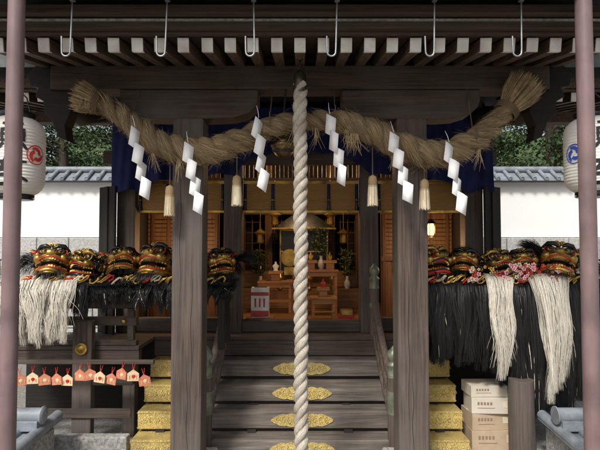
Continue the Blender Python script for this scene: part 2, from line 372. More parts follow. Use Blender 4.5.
for sx in(-1,1):
    G=grp('stair_handrail')
    b=MB(); x0=sx*.785; x1=sx*.84
    b.lathe([(.05,.65),(.05,1.15)],(x0,5.52,0),0,20); b.lathe([(.055,-.26),(.055,.44)],(x1,4.72,0),0,20)
    def cur(z0,z1,rr):
        pa=[]
        for i in range(15):
            t=i/14; pa.append((x0+(x1-x0)*t,5.52-.8*t,z0+(z1-z0)*t-.07*math.sin(t*math.pi)))
        b.tube(pa,rr,0,10)
    cur(1.02,.36,.036); cur(.86,.17,.028); cur(.70,-.0,.03)
    for i in range(1,5):
        t=i/5; z=1.0+(-.66)*t-.07*math.sin(t*math.pi); b.box((x0+(x1-x0)*t,5.52-.8*t,z-.18),(.04,.04,.36),0)
    b.obj('rails',[WZ],G)
    b=MB(); giboshi(b,(x0,5.52,1.15),0,.98); giboshi(b,(x1,4.72,.42),0,1.05); b.lathe([(.053,.95),(.053,1.0)],(x0,5.52,0),0,20); b.lathe([(.059,.1),(.059,.3)],(x1,4.72,0),0,20)
    b.obj('giboshi_caps',[BRZ],G)
# ------------------------------------------------------------------ curtain
def curtain():
    b=MB(); nx,nz=260,14; vs=[];fs=[]
    def bot(x):
        ax=abs(x-.02)
        if ax>1.78: return 2.2+.02*math.sin(x*23)
        if ax>.75: return 2.36-.16*((ax-.75)/1.03)**3 + .03*math.sin(ax*9)
        return 2.62-.26*(ax/.75)**4
    for i in range(nx+1):
        x=-2.07+4.17*i/nx
        for j in range(nz+1):
            t=j/nz; z=3.12+(bot(x)-3.12)*t
            y=5.66+(.014+.035*t)*math.sin(x*24+1.9*math.sin(x*5))+.012*math.sin(x*57+t*4)
            vs.append((x,y,z))
    for i in range(nx):
        for j in range(nz):
            a=i*(nz+1)+j; fs.append((a,a+1,a+nz+2,a+nz+1))
    b.add(vs,fs,0,True); return b.obj('navy_curtain',[NAVY])
curtain()
# ------------------------------------------------------------------ interior
A=grp('altar')
b=MB(); b.bb(-.95,.95,7.9,8.7,.65,.95,0); b.bb(-.9,.9,8.1,8.7,.955,1.2,0); b.obj('altar_platform',[WARM],A,.01)
b=MB()
for x in(-.95,-.5,.5,.95): b.bb(x-.06,x+.06,8.3,8.42,.9,3.15,0)
b.bb(-1.0,1.0,8.28,8.44,2.1,2.25,0)
for i in range(16):
    x=-.9+i*.12; b.bb(x-.01,x+.01,8.5,8.52,1.2,2.1,0)
for i in range(5): b.bb(-.9,.9,8.505,8.515,1.3+i*.17,1.312+i*.17,0)
b.obj('inner_sanctum_frame',[BRNZ],A,.004)
b=MB(); b.bb(-.3,.42,8.0,8.3,1.2,1.85,0); b.add([(-.42,7.9,1.86),(.54,7.9,1.86),(.54,8.35,1.86),(-.42,8.35,1.86),(-.05,8.0,2.12),(.17,8.0,2.12),(.17,8.3,2.12),(-.05,8.3,2.12)],[(0,1,5,4),(1,2,6,5),(2,3,7,6),(3,0,4,7),(4,5,6,7),(3,2,1,0)],0)
for x in(-.3,.06,.42): b.bb(x-.012,x+.012,7.975,7.998,1.2,1.85,1)
for z in(1.2,1.5,1.83): b.bb(-.3,.42,7.97,7.995,z,z+.02,1)
b.bb(-.43,.55,7.885,7.899,1.85,1.875,1); b.obj('cabinet_shrine',[BLACK,GOLD],A,.003)
b=MB()
for x in(-.62,.72): b.lathe([(.06,1.2),(.02,1.22),(.015,1.5),(.05,1.52),(.05,1.54)],(x,8.2,0),0,16)
b.lathe([(.13,0),(.135,.01),(.13,.02)],(-.16,7.9,1.42),0,28,rot=(rad(90),0,0)); b.box((-.16,7.93,1.22),(.16,.08,.12),0)
for i in range(7):
    x=-.9+i*.3; b.lathe([(.03,2.27),(.05,2.3),(.05,2.38),(.02,2.42)],(x,8.2,0),0,12)
for x,z in((-.55,1.75),(.6,1.75),(-.35,2.0),(.42,2.0)):
    b.lathe([(.02,-.12),(.05,-.1),(.045,.0),(.09,.03),(.02,.08),(.01,.1)],(x,7.2,z),0,6,smooth=False); b.tube([(x,7.2,z+.1),(x,7.2,3.19)],.004,0,5)
for x in(-.3,.14,.5):
    b.lathe([(.05,0),(.03,.02),(.02,.06),(.06,.13),(.065,.17),(.03,.2),(.01,.26)],(x,7.93,.952),0,16)
b.obj('gilt_ornaments',[GOLD],A)
OR=wood('orange_table_wood',(.24,.095,.028),(.50,.25,.09),'x',rough=.4,bump=.1)
def table(name,x,y,z0,w,d,hh,mt):
    T=MB(); T.bb(x-w/2,x+w/2,y-d/2,y+d/2,z0+hh-.03,z0+hh,0)
    for a_ in(-1,1):
        for c_ in(-1,1): T.bb(x+a_*(w/2-.04)-.02,x+a_*(w/2-.04)+.02,y+c_*(d/2-.04)-.02,y+c_*(d/2-.04)+.02,z0,z0+hh-.032,0)
    T.bb(x-w/2+.03,x+w/2-.03,y-d/2+.015,y-d/2+.035,z0+hh*.35,z0+hh*.42,0); T.bb(x-w/2+.03,x+w/2-.03,y-d/2+.012,y-d/2+.03,z0+hh-.09,z0+hh-.035,0)
    return T.obj(name,[mt],None,.004)
table('offering_table',.28,7.3,.65,.5,.35,.62,OR); table('offering_table',-.35,7.5,.65,.5,.35,.45,OR); table('offering_table',.3,6.75,.65,.34,.3,.3,OR)
def sanbo(x,y,z,s=1,mt=None):
    T=MB(); T.bb(x-.06*s,x+.06*s,y-.06*s,y+.06*s,z,z+.1*s,0); T.bb(x-.1*s,x+.1*s,y-.1*s,y+.1*s,z+.1*s,z+.14*s,0); T.lathe([(.04*s,0),(.03*s,.02),(.05*s,.07*s),(.015*s,.10*s),(.012*s,.13*s)],(x,y,z+.142*s),1,14)
    T.obj('offering_stand',[OR,mt or GOLD])
for x in(.15,.42): sanbo(x,7.3,1.272,.9)
sanbo(-.35,7.5,1.102,1,WHITE); sanbo(-.1,8.0,.955); sanbo(.3,6.75,.952,.8,RED)
def sakaki(x,y,z):
    T=MB(); T.lathe([(.03,0),(.05,.05),(.045,.1),(.02,.15),(.028,.19)],(x,y,z),1,14)
    for i in range(260):
        a=R.uniform(0,6.28);rr=R.uniform(0,.13);zz=z+.2+R.uniform(0,.38); c=Vector((x+rr*math.cos(a),y+rr*math.sin(a),zz)); d=Vector((R.uniform(-1,1),R.uniform(-1,1),R.uniform(-.3,1))).normalized(); s_=d.cross(Vector((R.uniform(-1,1),R.uniform(-1,1),R.uniform(-1,1)))).normalized()
        T.add([c,c+d*.025+s_*.012,c+d*.06,c+d*.025-s_*.012],[(0,1,2,3)],0)
    for i in range(6): T.tube([(x,y,z+.15),(x+R.uniform(-.08,.08),y+R.uniform(-.08,.08),z+.5)],.004,2,5)
    T.obj('sakaki_branch_vase',[LEAF,WHITE,BARK])
sakaki(.72,7.95,.95); sakaki(-.6,7.95,.95); sakaki(.3,7.4,1.27)
b=MB(); b.bb(-.56,-.36,5.98,6.15,.78,1.12,0); b.bb(-.562,-.358,5.974,5.979,.79,.86,1); b.bb(-.562,-.358,5.974,5.979,1.03,1.07,1)
for i in range(3): b.bb(-.52+i*.05,-.5+i*.05,5.974,5.979,.9,1.0,1)
b.bb(-.53,-.38,6.02,6.1,1.121,1.125,2); b.obj('collection_box',[WHITE,RED,INK],None,.004)
b=MB(); b.bb(-.62,-.3,5.95,6.2,.65,.778,0); b.obj('box_stand',[WARM],None,.004)
b=MB(); b.bb(.45,.63,6.0,6.2,.65,.8,0); b.bb(.47,.61,6.02,6.18,.8,.86,1); b.obj('red_offering_box',[RED,GOLD],None,.004)
for x,y,z in((-1.50,6.35,1.80),(1.60,6.35,1.80)):
    G=grp('hanging_lamp'); b=MB(); b.lathe([(.03,-.07),(.045,-.05),(.048,0),(.045,.05),(.03,.07)],(x,y,z),0,16); b.obj('shade',[LAMP],G)
    b=MB(); b.lathe([(.075,.07),(.03,.11),(.01,.13)],(x,y,z),0,6); b.lathe([(.04,-.10),(.055,-.075)],(x,y,z),0,6); b.tube([(x,y,z+.14),(x,y,3.19)],.004,0,6)
    for q in range(6): a=q*1.047; b.tube([(x+.056*math.cos(a),y+.056*math.sin(a),z-.08),(x+.056*math.cos(a),y+.056*math.sin(a),z+.08)],.004,0,4)
    b.obj('fitting',[IRON],G)
    l=bpy.data.lights.new('lamp_light','POINT'); l.energy=14; l.color=(1,.62,.3); l.shadow_soft_size=.1; lo=bpy.data.objects.new('lamp_light',l); sc.collection.objects.link(lo); lo.parent=G; lo.location=(x,y-.0,z-.22)
G=grp('added_fill_lamp'); b=MB(); b.lathe([(.06,-.05),(.07,0),(.06,.05)],(0,7.0,2.75),0,20); b.obj('shade',[LAMP],G); b=MB(); b.tube([(0,7.0,2.8),(0,7.0,3.19)],.006,0,6); b.obj('cord',[IRON],G)  # invented lamp body, added to warm the middle of the hall
l=bpy.data.lights.new('lamp_light','POINT'); l.energy=40; l.color=(1,.64,.33); l.shadow_soft_size=.12; lo=bpy.data.objects.new('lamp_light',l); sc.collection.objects.link(lo); lo.parent=G; lo.location=(0,7.0,2.6)  # added fill light that brightens the altar area
# ------------------------------------------------------------------ shimenawa
def catmull(P,n):
    out=[];P=[Vector(p) for p in P]
    Q=[2*P[0]-P[1]]+P+[2*P[-1]-P[-2]]
    for i in range(1,len(Q)-2):
        for j in range(n):
            t=j/n; a,b_,c,d=Q[i-1],Q[i],Q[i+1],Q[i+2]
            out.append(.5*((2*b_)+(-a+c)*t+(2*a-5*b_+4*c-d)*t*t+(-a+3*b_-3*c+d)*t**3))
    out.append(P[-1]); return out
key=[(-1.66,2.77),(-1.53,2.71),(-1.33,2.55),(-1.10,2.39),(-.785,2.33),(-.47,2.43),(-.235,2.53),(0,2.58),(.275,2.58),(.55,2.51),(.82,2.37),(1.10,2.31),(1.37,2.42),(1.55,2.58),(1.68,2.72)]
path=catmull([(a,4.10,b) for a,b in key],26)
def resample(P,step):
    out=[P[0]];acc=0
    for i in range(1,len(P)):
        seg=(P[i]-P[i-1]); L=seg.length; pos=0
        while acc+L-pos>=step:
            pos+=step-acc; acc=0; out.append(P[i-1]+seg*(pos/L))
        acc+=L-pos
    return out
path=resample(path,.02)
SH=grp('shimenawa_rope')
def twist(mb,path,R0,strands,pitch,m,sr=.56,fuzz=0,fm=1,seg=14,fl=(.03,.11),rw=1.):
    n=len(path)
    for k_ in range(strands):
        pts=[];rs=[]
        for i,p in enumerate(path):
            t=(path[min(i+1,n-1)]-path[max(i-1,0)]).normalized(); up=Vector((0,1,0)); nn=(up-t*up.dot(t)).normalized(); bi=t.cross(nn)
            an=2*math.pi*(i*.02/pitch+k_/strands)+.25*rw*math.sin(i*.11+k_); rr=R0(i/n)
            wob=1+.09*rw*math.sin(i*.31+k_*2)+.05*rw*math.sin(i*.83+k_)
            pts.append(p+(nn*math.cos(an)+bi*math.sin(an))*rr*.5*wob); rs.append(rr*sr*wob)
        mb.tube(pts,rs,m,seg,up=(0,1,.05))
        for f in range(fuzz):
            i=R.randrange(2,n-4); an=R.uniform(0,6.28); t=(pts[i+1]-pts[i]).normalized(); nn=(Vector((0,1,0))-t*t.y).normalized(); bi=t.cross(nn)
            o=nn*math.cos(an)+bi*math.sin(an); p0=pts[i]+o*rs[i]*.97; L=R.uniform(*fl); d=(t*R.choice((-1,1))+o*R.uniform(.02,.35)+Vector((R.uniform(-.2,.2),R.uniform(-.2,.2),R.uniform(-.3,.1)))).normalized()
            mb.ribbon([p0,p0+d*L*.5,p0+d*L+Vector((0,0,-.01))],[.0025,.002,.001],d.cross(o)+Vector((.001,0,0)),fm)
b=MB(); twist(b,path,lambda t:.070+.036*abs(math.sin(t*math.pi*2))**1.2,3,.40,0,fuzz=3200,rw=1.5)
for q in range(9):   # loose straw wisps hanging from the rope
    i=R.randrange(15,len(path)-15); c=path[i]+Vector((0,-.05,-.07))
    for f in range(14):
        L=R.uniform(.08,.2); d=Vector((R.gauss(0,.25),R.gauss(-.1,.15),-1)).normalized(); b.ribbon([c+Vector((R.gauss(0,.012),0,.02)),c+d*L*.5,c+d*L+Vector((R.gauss(0,.02),0,0))],[.003,.003,.001],(1,R.uniform(-.5,.5),0),1)
b.obj('twisted_straw',[STRAW,STRAWF],SH)
def brush(mb,c,d,n,L,r0,r1):
    d=Vector(d).normalized(); a=d.cross(Vector((0,1,0))).normalized(); bb=d.cross(a)
    for i in range(n):
        an=R.uniform(0,6.28); q=math.sqrt(R.random()); o=a*math.cos(an)+bb*math.sin(an); l=L*R.uniform(.72,1.08)
        p0=Vector(c)+o*q*r0; p2=Vector(c)+d*l+o*q*r1*R.uniform(.8,1.15); p1=(p0+p2)/2+o*q*.012
        mb.ribbon([p0,p1,p2],[.006,.005,.003],Vector((R.uniform(-1,1),R.uniform(-1,1),R.uniform(-1,1))),1)
    mb.tube([Vector(c)-d*.02,Vector(c)+d*L*.7],[r0*.85,r1*.6],0,16)
b=MB(); brush(b,(1.66,4.10,2.70),(.4,0,.5),2000,.26,.08,.14); brush(b,(-1.62,4.10,2.74),(-.75,0,.3),1300,.17,.08,.12); brush(b,(-1.68,4.08,2.80),(-.05,-.1,-.6),500,.14,.05,.07)
b.obj('brush_ends',[STRAW,STRAWF],SH)
b=MB()
for c,d in(((1.645,4.10,2.68),(.4,0,.5)),((-1.6,4.10,2.74),(-.75,0,.3))):
    d=Vector(d).normalized(); a=d.cross(Vector((0,1,0))).normalized(); bb=d.cross(a)
    for k_ in range(4):
        ring=[Vector(c)+d*(k_*.014-.02)+(a*math.cos(t*.3142)+bb*math.sin(t*.3142))*.092 for t in range(21)]
        b.tube(ring,.009,0,6,cap=False)
for x,z in((-1.33,2.55),(-.235,2.55),(.275,2.60),(1.37,2.42)):
    b.tube([(x,4.0,z-.02),(x,4.0,z+.09),(x,4.1,z+.12),(x+.01,4.25,2.9)],.005,0,6)
b.obj('binding',[STRAW],SH)
def shide(x,z,ang):
    b=MB(); 
    b.x=Matrix.Translation((x,3.966,z))@Euler((rad(R.uniform(-5,3)),rad(ang+R.uniform(-2,2)),rad(R.uniform(-30,30)))).to_matrix().to_4x4()
    ox=0;oz=0
    for i in range(4):
        y=-.004*i; t=.018*(-1)**i; c_=R.uniform(-.004,.004)
        q=[(-.038+ox,y,.022+oz),(.034+ox,y+t,-.020+oz),(.020+ox+c_,y+t,-.168+oz),(-.052+ox+c_,y,-.126+oz)]
        m1=(Vector(q[0])+Vector(q[1]))/2+Vector((0,-.008,0)); m2=(Vector(q[2])+Vector(q[3]))/2+Vector((0,-.008,0))
        b.add([q[0],m1,m2,q[3],q[1],q[2]],[(0,1,2,3),(1,4,5,2)],0,True)
        ox+=.031 ; oz-=.128
    b.tube([(-.01,0,.015),(-.02,.005,.06),(-.03,.03,.11)],.0025,0,5)
    o=b.obj('shide_paper_streamer',[PAPER]); sm=o.modifiers.new('s','SOLIDIFY'); sm.thickness=.001
for x,z,a_ in((-1.26,2.50,4),(-.85,2.38,-1),(-.31,2.57,5),(.24,2.60,2),(.73,2.46,0),(1.155,2.38,4)): shide(x,z,a_)
for x,z in((-1.03,2.05),(-.50,2.13),(.575,2.13),(.985,2.10)):
    T=MB(); T.tube([(x,4.1,z+.3),(x,4.1,z)],.004,1,6)
    T.lathe([(.008,.03),(.03,.015),(.036,-.02),(.033,-.055)],(x,4.1,z),1,16)
    T.lathe([(.034,-.05),(.037,-.09),(.040,-.19),(.039,-.205)],(x,4.1,z),0,16)
    for i in range(160):
        a_=R.uniform(0,6.28); ca,sa=math.cos(a_),math.sin(a_)
        T.ribbon([(x+.036*ca,4.1+.036*sa,z-.05),(x+.041*ca,4.1+.041*sa,z-.14),(x+.044*ca,4.1+.044*sa,z-.2-R.uniform(0,.02))],[.004,.004,.003],(-sa,ca,0),R.choice((0,0,1)))
    for zz in(-.05,-.06): T.lathe([(.036,zz-.004),(.039,zz),(.036,zz+.004)],(x,4.1,z),1,16)
    T.obj('straw_tassel',[IVORY,STRAW])
b=MB(); c=(-.135,4.22,2.42)
b.sph(c,(.098,.098,.105),0,32,20)
b.lathe([(.1,-.016),(.106,-.008),(.106,.008),(.1,.016)],c,0,32)
b.lathe([(.02,.1),(.028,.108),(.02,.125)],c,0,16); b.bb(c[0]-.07,c[0]+.07,c[1]-.1,c[1]-.06,c[2]-.062,c[2]-.05,1)
b.sph((c[0]-.07,c[1]-.075,c[2]-.056),.012,1); b.sph((c[0]+.07,c[1]-.075,c[2]-.056),.012,1)
b.tube([(c[0],c[1],c[2]+.12),(c[0],c[1]+.02,c[2]+.25),(c[0]+.02,4.25,2.93)],.008,1,6); b.obj('brass_bell',[BELL,INK])
BR=grp('bell_rope'); b=MB(); pth=[Vector((.0+.008*math.sin(i*.013),3.9+.004*math.sin(i*.02),2.83-.02*i)) for i in range(152)]
twist(b,pth,lambda t:.052,3,.25,0,sr=.55,fuzz=600,fm=1,fl=(.01,.035),rw=.7); b.obj('rope',[ROPEW,ROPEW],BR)
b=MB(); b.lathe([(.02,2.93),(.045,2.90),(.05,2.84),(.053,2.78),(.05,2.76)],(0,3.9,0),0,20)
for i in range(5): 
    z=2.95+i*.035
    ring=[(.018*math.cos(t*.628),3.9,z+.022*math.sin(t*.628)) if i%2==0 else (0,3.9+.018*math.cos(t*.628),z+.022*math.sin(t*.628)) for t in range(11)]
    b.tube(ring,.005,0,6,cap=False)
b.obj('cap_and_chain',[IRON],BR)
# ------------------------------------------------------------------ paper lanterns
def lantern(x,y,z0,z1,Rr,crest_mat,crest_ang,toff):
    G=grp('paper_lantern'); b=MB(); prof=[];n=96; zc=(z0+z1)/2
    def rr(t): return Rr*(1-.42*abs(t)**7)
    for i in range(n+1):
        t=-1+2*i/n; prof.append((rr(t)+.0028*math.cos(i*math.pi/2),zc+t*(z1-z0)/2))
    b.lathe(prof,(x,y,0),0,48); b.obj('paper_body',[LPAPER],G)
    b=MB(); b.lathe([(Rr*.6,z1-.005),(Rr*.64,z1),(Rr*.64,z1+.04),(Rr*.55,z1+.045)],(x,y,0),0,32); b.lathe([(Rr*.6,z0-.035),(Rr*.64,z0-.03),(Rr*.64,z0+.005),(Rr*.6,z0+.008)],(x,y,0),0,32)
    b.tube([(x-.1,y,z1+.04),(x-.07,y,z1+.16),(x,y,z1+.22),(x+.07,y,z1+.16),(x+.1,y,z1+.04)],.006,0,6); b.tube([(x,y,z1+.2),(x,y,3.0)],.005,0,6)
    b.obj('rings_and_handle',[BLACK],G)
    ink=MB()
    def stroke(P,W,m=0,o=0.,k=1.):
        Pc=catmull([(a*k+o,0,zz) for a,zz in P],6); vs=[];nn=len(Pc)
        for i,p in enumerate(Pc):
            t=(Pc[min(i+1,nn-1)]-Pc[max(i-1,0)]); t.normalize(); nx,nz=-t.z,t.x
            u=i/(nn-1); w=W*(.75+.35*math.sin(u*3.0+.4))
            for s_ in(-1,1):
                a=(p.x+s_*nx*w/2)/Rr; zz=p.z+s_*nz*w/2; tt=(zz-zc)/((z1-z0)/2); q=rr(tt)+.0045
                vs.append((x+q*math.sin(a),y-q*math.cos(a),zz))
        ink.add(vs,[(2*i,2*i+1,2*i+3,2*i+2) for i in range(nn-1)],m)
    for cz,ver in((zc+.135,0),(zc-.13,1)):
        if ver==0:
            for P_ in ([(-.09,cz+.07),(-.1,cz),(-.12,cz-.06)],[(-.075,cz+.02),(-.075,cz-.1)],[(-.03,cz+.08),(.1,cz+.085)],[(-.04,cz+.035),(.11,cz+.04)],[(-.03,cz+.03),(-.03,cz-.04)],[(.1,cz+.03),(.1,cz-.04)],[(-.03,cz-.0),(.1,cz)],[(-.04,cz-.045),(.11,cz-.04)],[(.035,cz+.1),(.035,cz-.06)],[(-.02,cz-.06),(-.05,cz-.105)],[(.03,cz-.065),(.035,cz-.11)],[(.09,cz-.06),(.12,cz-.105)]): stroke(P_,.021,0,toff,1.1)
        else:
            for P_ in ([(-.11,cz+.06),(.12,cz+.07)],[(0,cz+.1),(-.03,cz+.02),(-.12,cz-.06)],[(.01,cz+.03),(.05,cz-.02),(.13,cz-.07)],[(-.05,cz+.01),(.06,cz+.015)],[(-.06,cz-.03),(.07,cz-.025)],[(0,cz+.03),(.0,cz-.11)],[(-.055,cz-.03),(-.06,cz-.1)],[(.065,cz-.03),(.06,cz-.1)],[(-.06,cz-.095),(.065,cz-.09)]): stroke(P_,.025,0,toff,1.1)
    ca=crest_ang*Rr; q_=.82
    for k_ in range(3):
        a0=k_*2*math.pi/3
        P_=[];
        for i in range(7):
            t=i/6; an=a0+t*2.2; rd=(.03+.035*t)*q_; P_.append((ca+rd*math.cos(an),zc+.0+rd*math.sin(an)))
        stroke(P_,.03*q_,1)
    ring=[(ca+.085*q_*math.cos(i*.2618),zc+.085*q_*math.sin(i*.2618)) for i in range(25)]
    stroke(ring,.008,1)
    ink.obj('brush_lettering',[INK,crest_mat],G)
lantern(-2.14,3.9,1.98,2.56,.2,CRED,rad(68),.035); lantern(2.21,3.9,2.0,2.56,.2,CBLUE,rad(-66),-.035)
# ------------------------------------------------------------------ hair & lion masks
def hair(mb,xa,xb,yt,zt,zb,n,m,w=.005,clump=.035,yf=.10,jit=.06,wave=.012,taper=.35,depth=.08,drift=0.,mix=0.):
    nc=max(2,int((xb-xa)/clump)*2); per=max(4,n//nc)
    for ci in range(nc):
        x0=xa+(xb-xa)*(ci+R.uniform(.0,1.))/nc; zbc=zb(x0)+R.uniform(-jit,jit); dep=R.uniform(0,depth); ph=R.uniform(0,6.28); am=R.uniform(.3,1)*wave; fr=R.uniform(4,8); mid=(xa+xb)/2
        xt=x0+(mid-x0)*taper*R.uniform(.5,1.2)*(1 if (xb-xa)<.6 else .0)+R.gauss(0,.022)+drift
        sp=R.uniform(.012,.04); bul=R.uniform(.005,.035)
        for i in range(per):
            ro=R.gauss(0,.028); to=R.gauss(0,sp*.55); zbot=zbc+abs(R.gauss(0,.08)); dd=dep+R.uniform(-.012,.012)
            if R.random()<.06: to*=3.5; zbot+=R.uniform(0,.15)
            x=x0+ro; tip=xt+to; pz=R.uniform(-.5,.5)
            P_=[(x*.5+x0*.5,yt+.16,zt-.02),(x,yt+.04,zt+.035+R.uniform(-.01,.015)-dd*.3),(x,yt-yf*.5+dd*.6,zt-.0)]
            K=9
            for j in range(1,K+1):
                t=j/K; P_.append((x+(tip-x)*t**1.1+am*math.sin(ph+pz+t*fr),yt-yf+dd-bul*math.sin(t*3.0)-.012*math.cos(ph+t*fr),zt-.05+(zbot-zt+.05)*t))
            W=[w*.6,w,w]+[w*(1-.75*(j/K)**3) for j in range(1,K+1)]
            mb.ribbon(P_,W,(1,R.uniform(-.7,.7),0),(1-m) if R.random()<mix else m)
def lion(x,y,z,s,rx,rz,style,ry=0,op=1.):
    # materials: 0 main 1 gold 2 red 3 black 4 ivory 5 hair
    main={'g':GOLD,'r':RED,'k':BLACK}[style]
    b=MB(); b.x=Matrix.Translation((x,y,z))@Euler((rad(rx),rad(ry),rad(rz))).to_matrix().to_4x4()@Matrix.Diagonal((s,s,s*1.08,1))
    b.sph((0,.12,.06),(.44,.46,.33),0,24,14); b.sph((0,-.24,.0),(.35,.33,.15),0 if style!='k' else 3,22,12); b.sph((0,-.36,.06),(.2,.22,.12),0 if style!='k' else 1,18,10)
    b.sph((0,-.53,.08),(.15,.1,.09),1,16,10)
    for sx in(-1,1):
        b.sph((sx*.27,-.36,.0),(.12,.16,.10),1,14,9)
        b.sph((sx*.11,-.57,.085),(.075,.07,.06),1,12,8); b.sph((sx*.105,-.636,.08),(.03,.02,.025),3,10,6)
        b.sph((sx*.20,-.29,.18),(.125,.13,.105),3,18,12); b.sph((sx*.20,-.355,.185),(.088,.075,.065),1,16,10); b.sph((sx*.20,-.418,.185),(.042,.03,.038),3,12,8)
        rg=[(sx*.20+.125*math.cos(t*.3927),-.34+.02*math.sin(t*.3927),.185+.095*math.sin(t*.3927)) for t in range(17)]; b.tube(rg,.016,1 if style!='g' else 2,8,cap=False)
        # heavy brow ridge overhanging the eyes
        b.tube([(sx*.04,-.40,.27),(sx*.14,-.42,.31),(sx*.26,-.38,.31),(sx*.38,-.26,.24)],[.035,.05,.05,.02],3 if style=='g' else 1,9)
        for k_ in range(6):
            cx=sx*(.06+.075*k_); cz=.36+.03*math.sin(k_*.9+.4)-.025*k_; sp=[(cx+.055*(1-t/14)*math.cos(t*.75)*sx,-.32+.05*k_-.03*t/14,cz+.05*(1-t/14)*math.sin(t*.75)) for t in range(14)]; b.tube(sp,.019,1 if k_%2==0 else 3,7)
        for k_ in range(4):
            cy=-.16+.14*k_; cz=-.04-.02*k_; sp=[(sx*(.40+.03*t/12),cy+.08*(1-t/14)*math.cos(t*.7),cz+.08*(1-t/14)*math.sin(t*.7)) for t in range(13)]; b.tube(sp,.026,1 if k_%2 else 3,7)
        b.tube([(sx*.34,.10,.24),(sx*.45,.04,.33),(sx*.54,-.02,.38),(sx*.61,-.05,.36)],[.075,.085,.05,.012],0,12); b.sph((sx*.48,-.045,.34),(.075,.025,.035),2,10,8)
    def U(zz,tl,sc_=1.,n=21,wv=0.):
        out=[]
        for i in range(n):
            a=math.pi*i/(n-1); xx=-.38*sc_*math.cos(a); sn=math.sin(a)**.7; out.append((xx,-.02-.54*sc_*sn,zz-tl*sn+wv*math.cos(a*4)))
        return out
    g_=.02*op
    b.tube(U(-.085,-.05,1,21,.02),.017,2,9); b.tube(U(-.045,-.055,1.0,21,.02),.024,1,7)
    b.tube(U(-.21-g_,.04,.93,21,.012),.017,2,9); b.tube(U(-.255-g_,.05,.93,21,.012),.04,0 if style!='k' else 3,9); b.tube(U(-.295-g_,.05,.88),.02,1,7)
    for P_,up_ in((U(-.112,-.05,.93,19,.02),-1),(U(-.185-g_,.04,.89,19,.012),1)):
        for i,p in enumerate(P_[2:-2]):
            a=math.pi*(i+2)/18; big=1.8 if i in(3,11) else 1
            b.box((p[0],p[1],p[2]+up_*.010*big),(.042,.04,.036*big),1,(0,0,math.cos(a)*1.1))
    b.sph((0,-.15,-.10),(.31,.36,.04),3,16,8); b.sph((0,-.2,-.26-g_),(.31,.36,.05),3,16,8,rot=(.1,0,0)); b.sph((0,-.30,-.21-g_),(.13,.22,.03),2,12,8,rot=(.1,0,0)); b.sph((0,.1,-.16),(.35,.2,.15),3,14,8)
    b.sph((0,-.26,.37),(.05,.055,.065),1,12,8)
    for k_ in range(5): b.sph((0,-.16+.1*k_,.39-.012*k_),(.05,.06,.04),3 if k_%2 else 1,10,6)
    for q in range(60):
        a=R.uniform(-1.3,1.3); e=R.uniform(.15,1.4); p=Vector((.44*math.sin(a)*math.cos(e),.12-.46*math.cos(a)*math.cos(e),.06+.33*math.sin(e))); b.sph(p,R.uniform(.015,.028),1 if style!='g' else R.choice((3,3,2)),6,4)
    lean=R.choice((-1,1))
    for i in range(620):
        a=R.uniform(-1.6,1.6); p0=Vector((.40*math.sin(a),.22+R.uniform(-.1,.3),.26+.08*math.cos(a))); d=Vector((math.sin(a)*.7+R.gauss(0,.14)+lean*.25,R.uniform(-.05,.5),R.uniform(.15,.45))); L=R.uniform(.2,.42)
        p1=p0+d*L*.5; p2=p0+d*L+Vector((math.sin(a)*.10+lean*.05,.02,-.04)); p3=p2+Vector((math.sin(a)*.24+lean*.08,R.uniform(-.04,.08),-.18)); p4=p3+Vector((math.sin(a)*.08,-.02,-.22))
        b.ribbon([p0,p1,p2,p3,p4],[.012,.012,.011,.008,.003],(1,R.uniform(-.5,.5),.2),5)
    for i in range(60):
        xx=R.uniform(-.25,.25); b.ribbon([(xx,-.40,-.27),(xx*1.1,-.5,-.34),(xx*1.2+R.uniform(-.04,.04),-.5,-.54)],[.01,.01,.003],(1,R.uniform(-.5,.5),0),5)
    return b.obj('lion_dance_mask',[main,GOLD,RED if style!='r' else BLACK,BLACK,IVORY,HB])
for x0,x1 in((-2.72,-.64),(1.12,2.72)):
    B=grp('display_bench'); b=MB(); b.bb(x0,x1,4.74,5.2,1.235,1.272,0); b.bb(x0,x1,4.76,4.79,1.15,1.232,0); b.obj('top',[DK],B,.004)
    b=MB()
    for x in(x0+.08,x1-.08):
        for y in(4.8,5.15): b.bb(x-.03,x+.03,y-.03,y+.03,.655,1.233,0)
    b.obj('legs',[DKZ],B,.004)
zL=1.405
lion(-2.32,4.92,zL,.39,-30,14,'g'); lion(-2.00,4.96,zL-.01,.34,-18,-22,'k',0,.4); lion(-1.69,4.92,zL-.005,.35,-38,26,'g',6,.6); lion(-1.32,4.92,zL+.01,.40,-26,-20,'g',-6); lion(-1.04,5.0,zL-.01,.32,-20,16,'k'); lion(-.77,4.97,zL,.33,-24,26,'g')
lion(1.24,4.94,zL+.01,.36,-22,18,'r',3); lion(1.56,4.97,zL-.01,.33,-34,-18,'g',4,.5); lion(1.84,4.95,zL-.01,.34,-20,14,'k',0); lion(2.12,4.97,zL-.01,.33,-30,-14,'g',-5); lion(2.42,4.92,zL+.02,.40,-26,-20,'g',8)
def horsemane(name,args):
    b=MB()
    for a in args: hair(b,*a[0],**a[1])
    return b.obj(name,[HB,HW])
horsemane('black_mane',[((-2.10,-.62,4.82,1.28,lambda x:1.04+.06*math.sin(x*7),6000,0),dict(w=.006,yf=.10,jit=.08,mix=.008))])
horsemane('white_mane',[((-2.62,-2.08,4.77,1.29,lambda x:.76+.05*math.sin(x*9),4200,1),dict(w=.004,yf=.13,taper=.1,jit=.07,wave=.018,mix=.06))])
def zr_(x): 
    t=min(1,max(0,(x-1.45)/.65)); return .62-.42*t+.05*math.sin(x*8)
horsemane('black_mane',[((1.10,2.70,4.82,1.30,zr_,17000,0),dict(w=.006,yf=.13,jit=.10,depth=.11,wave=.018,mix=.008))])
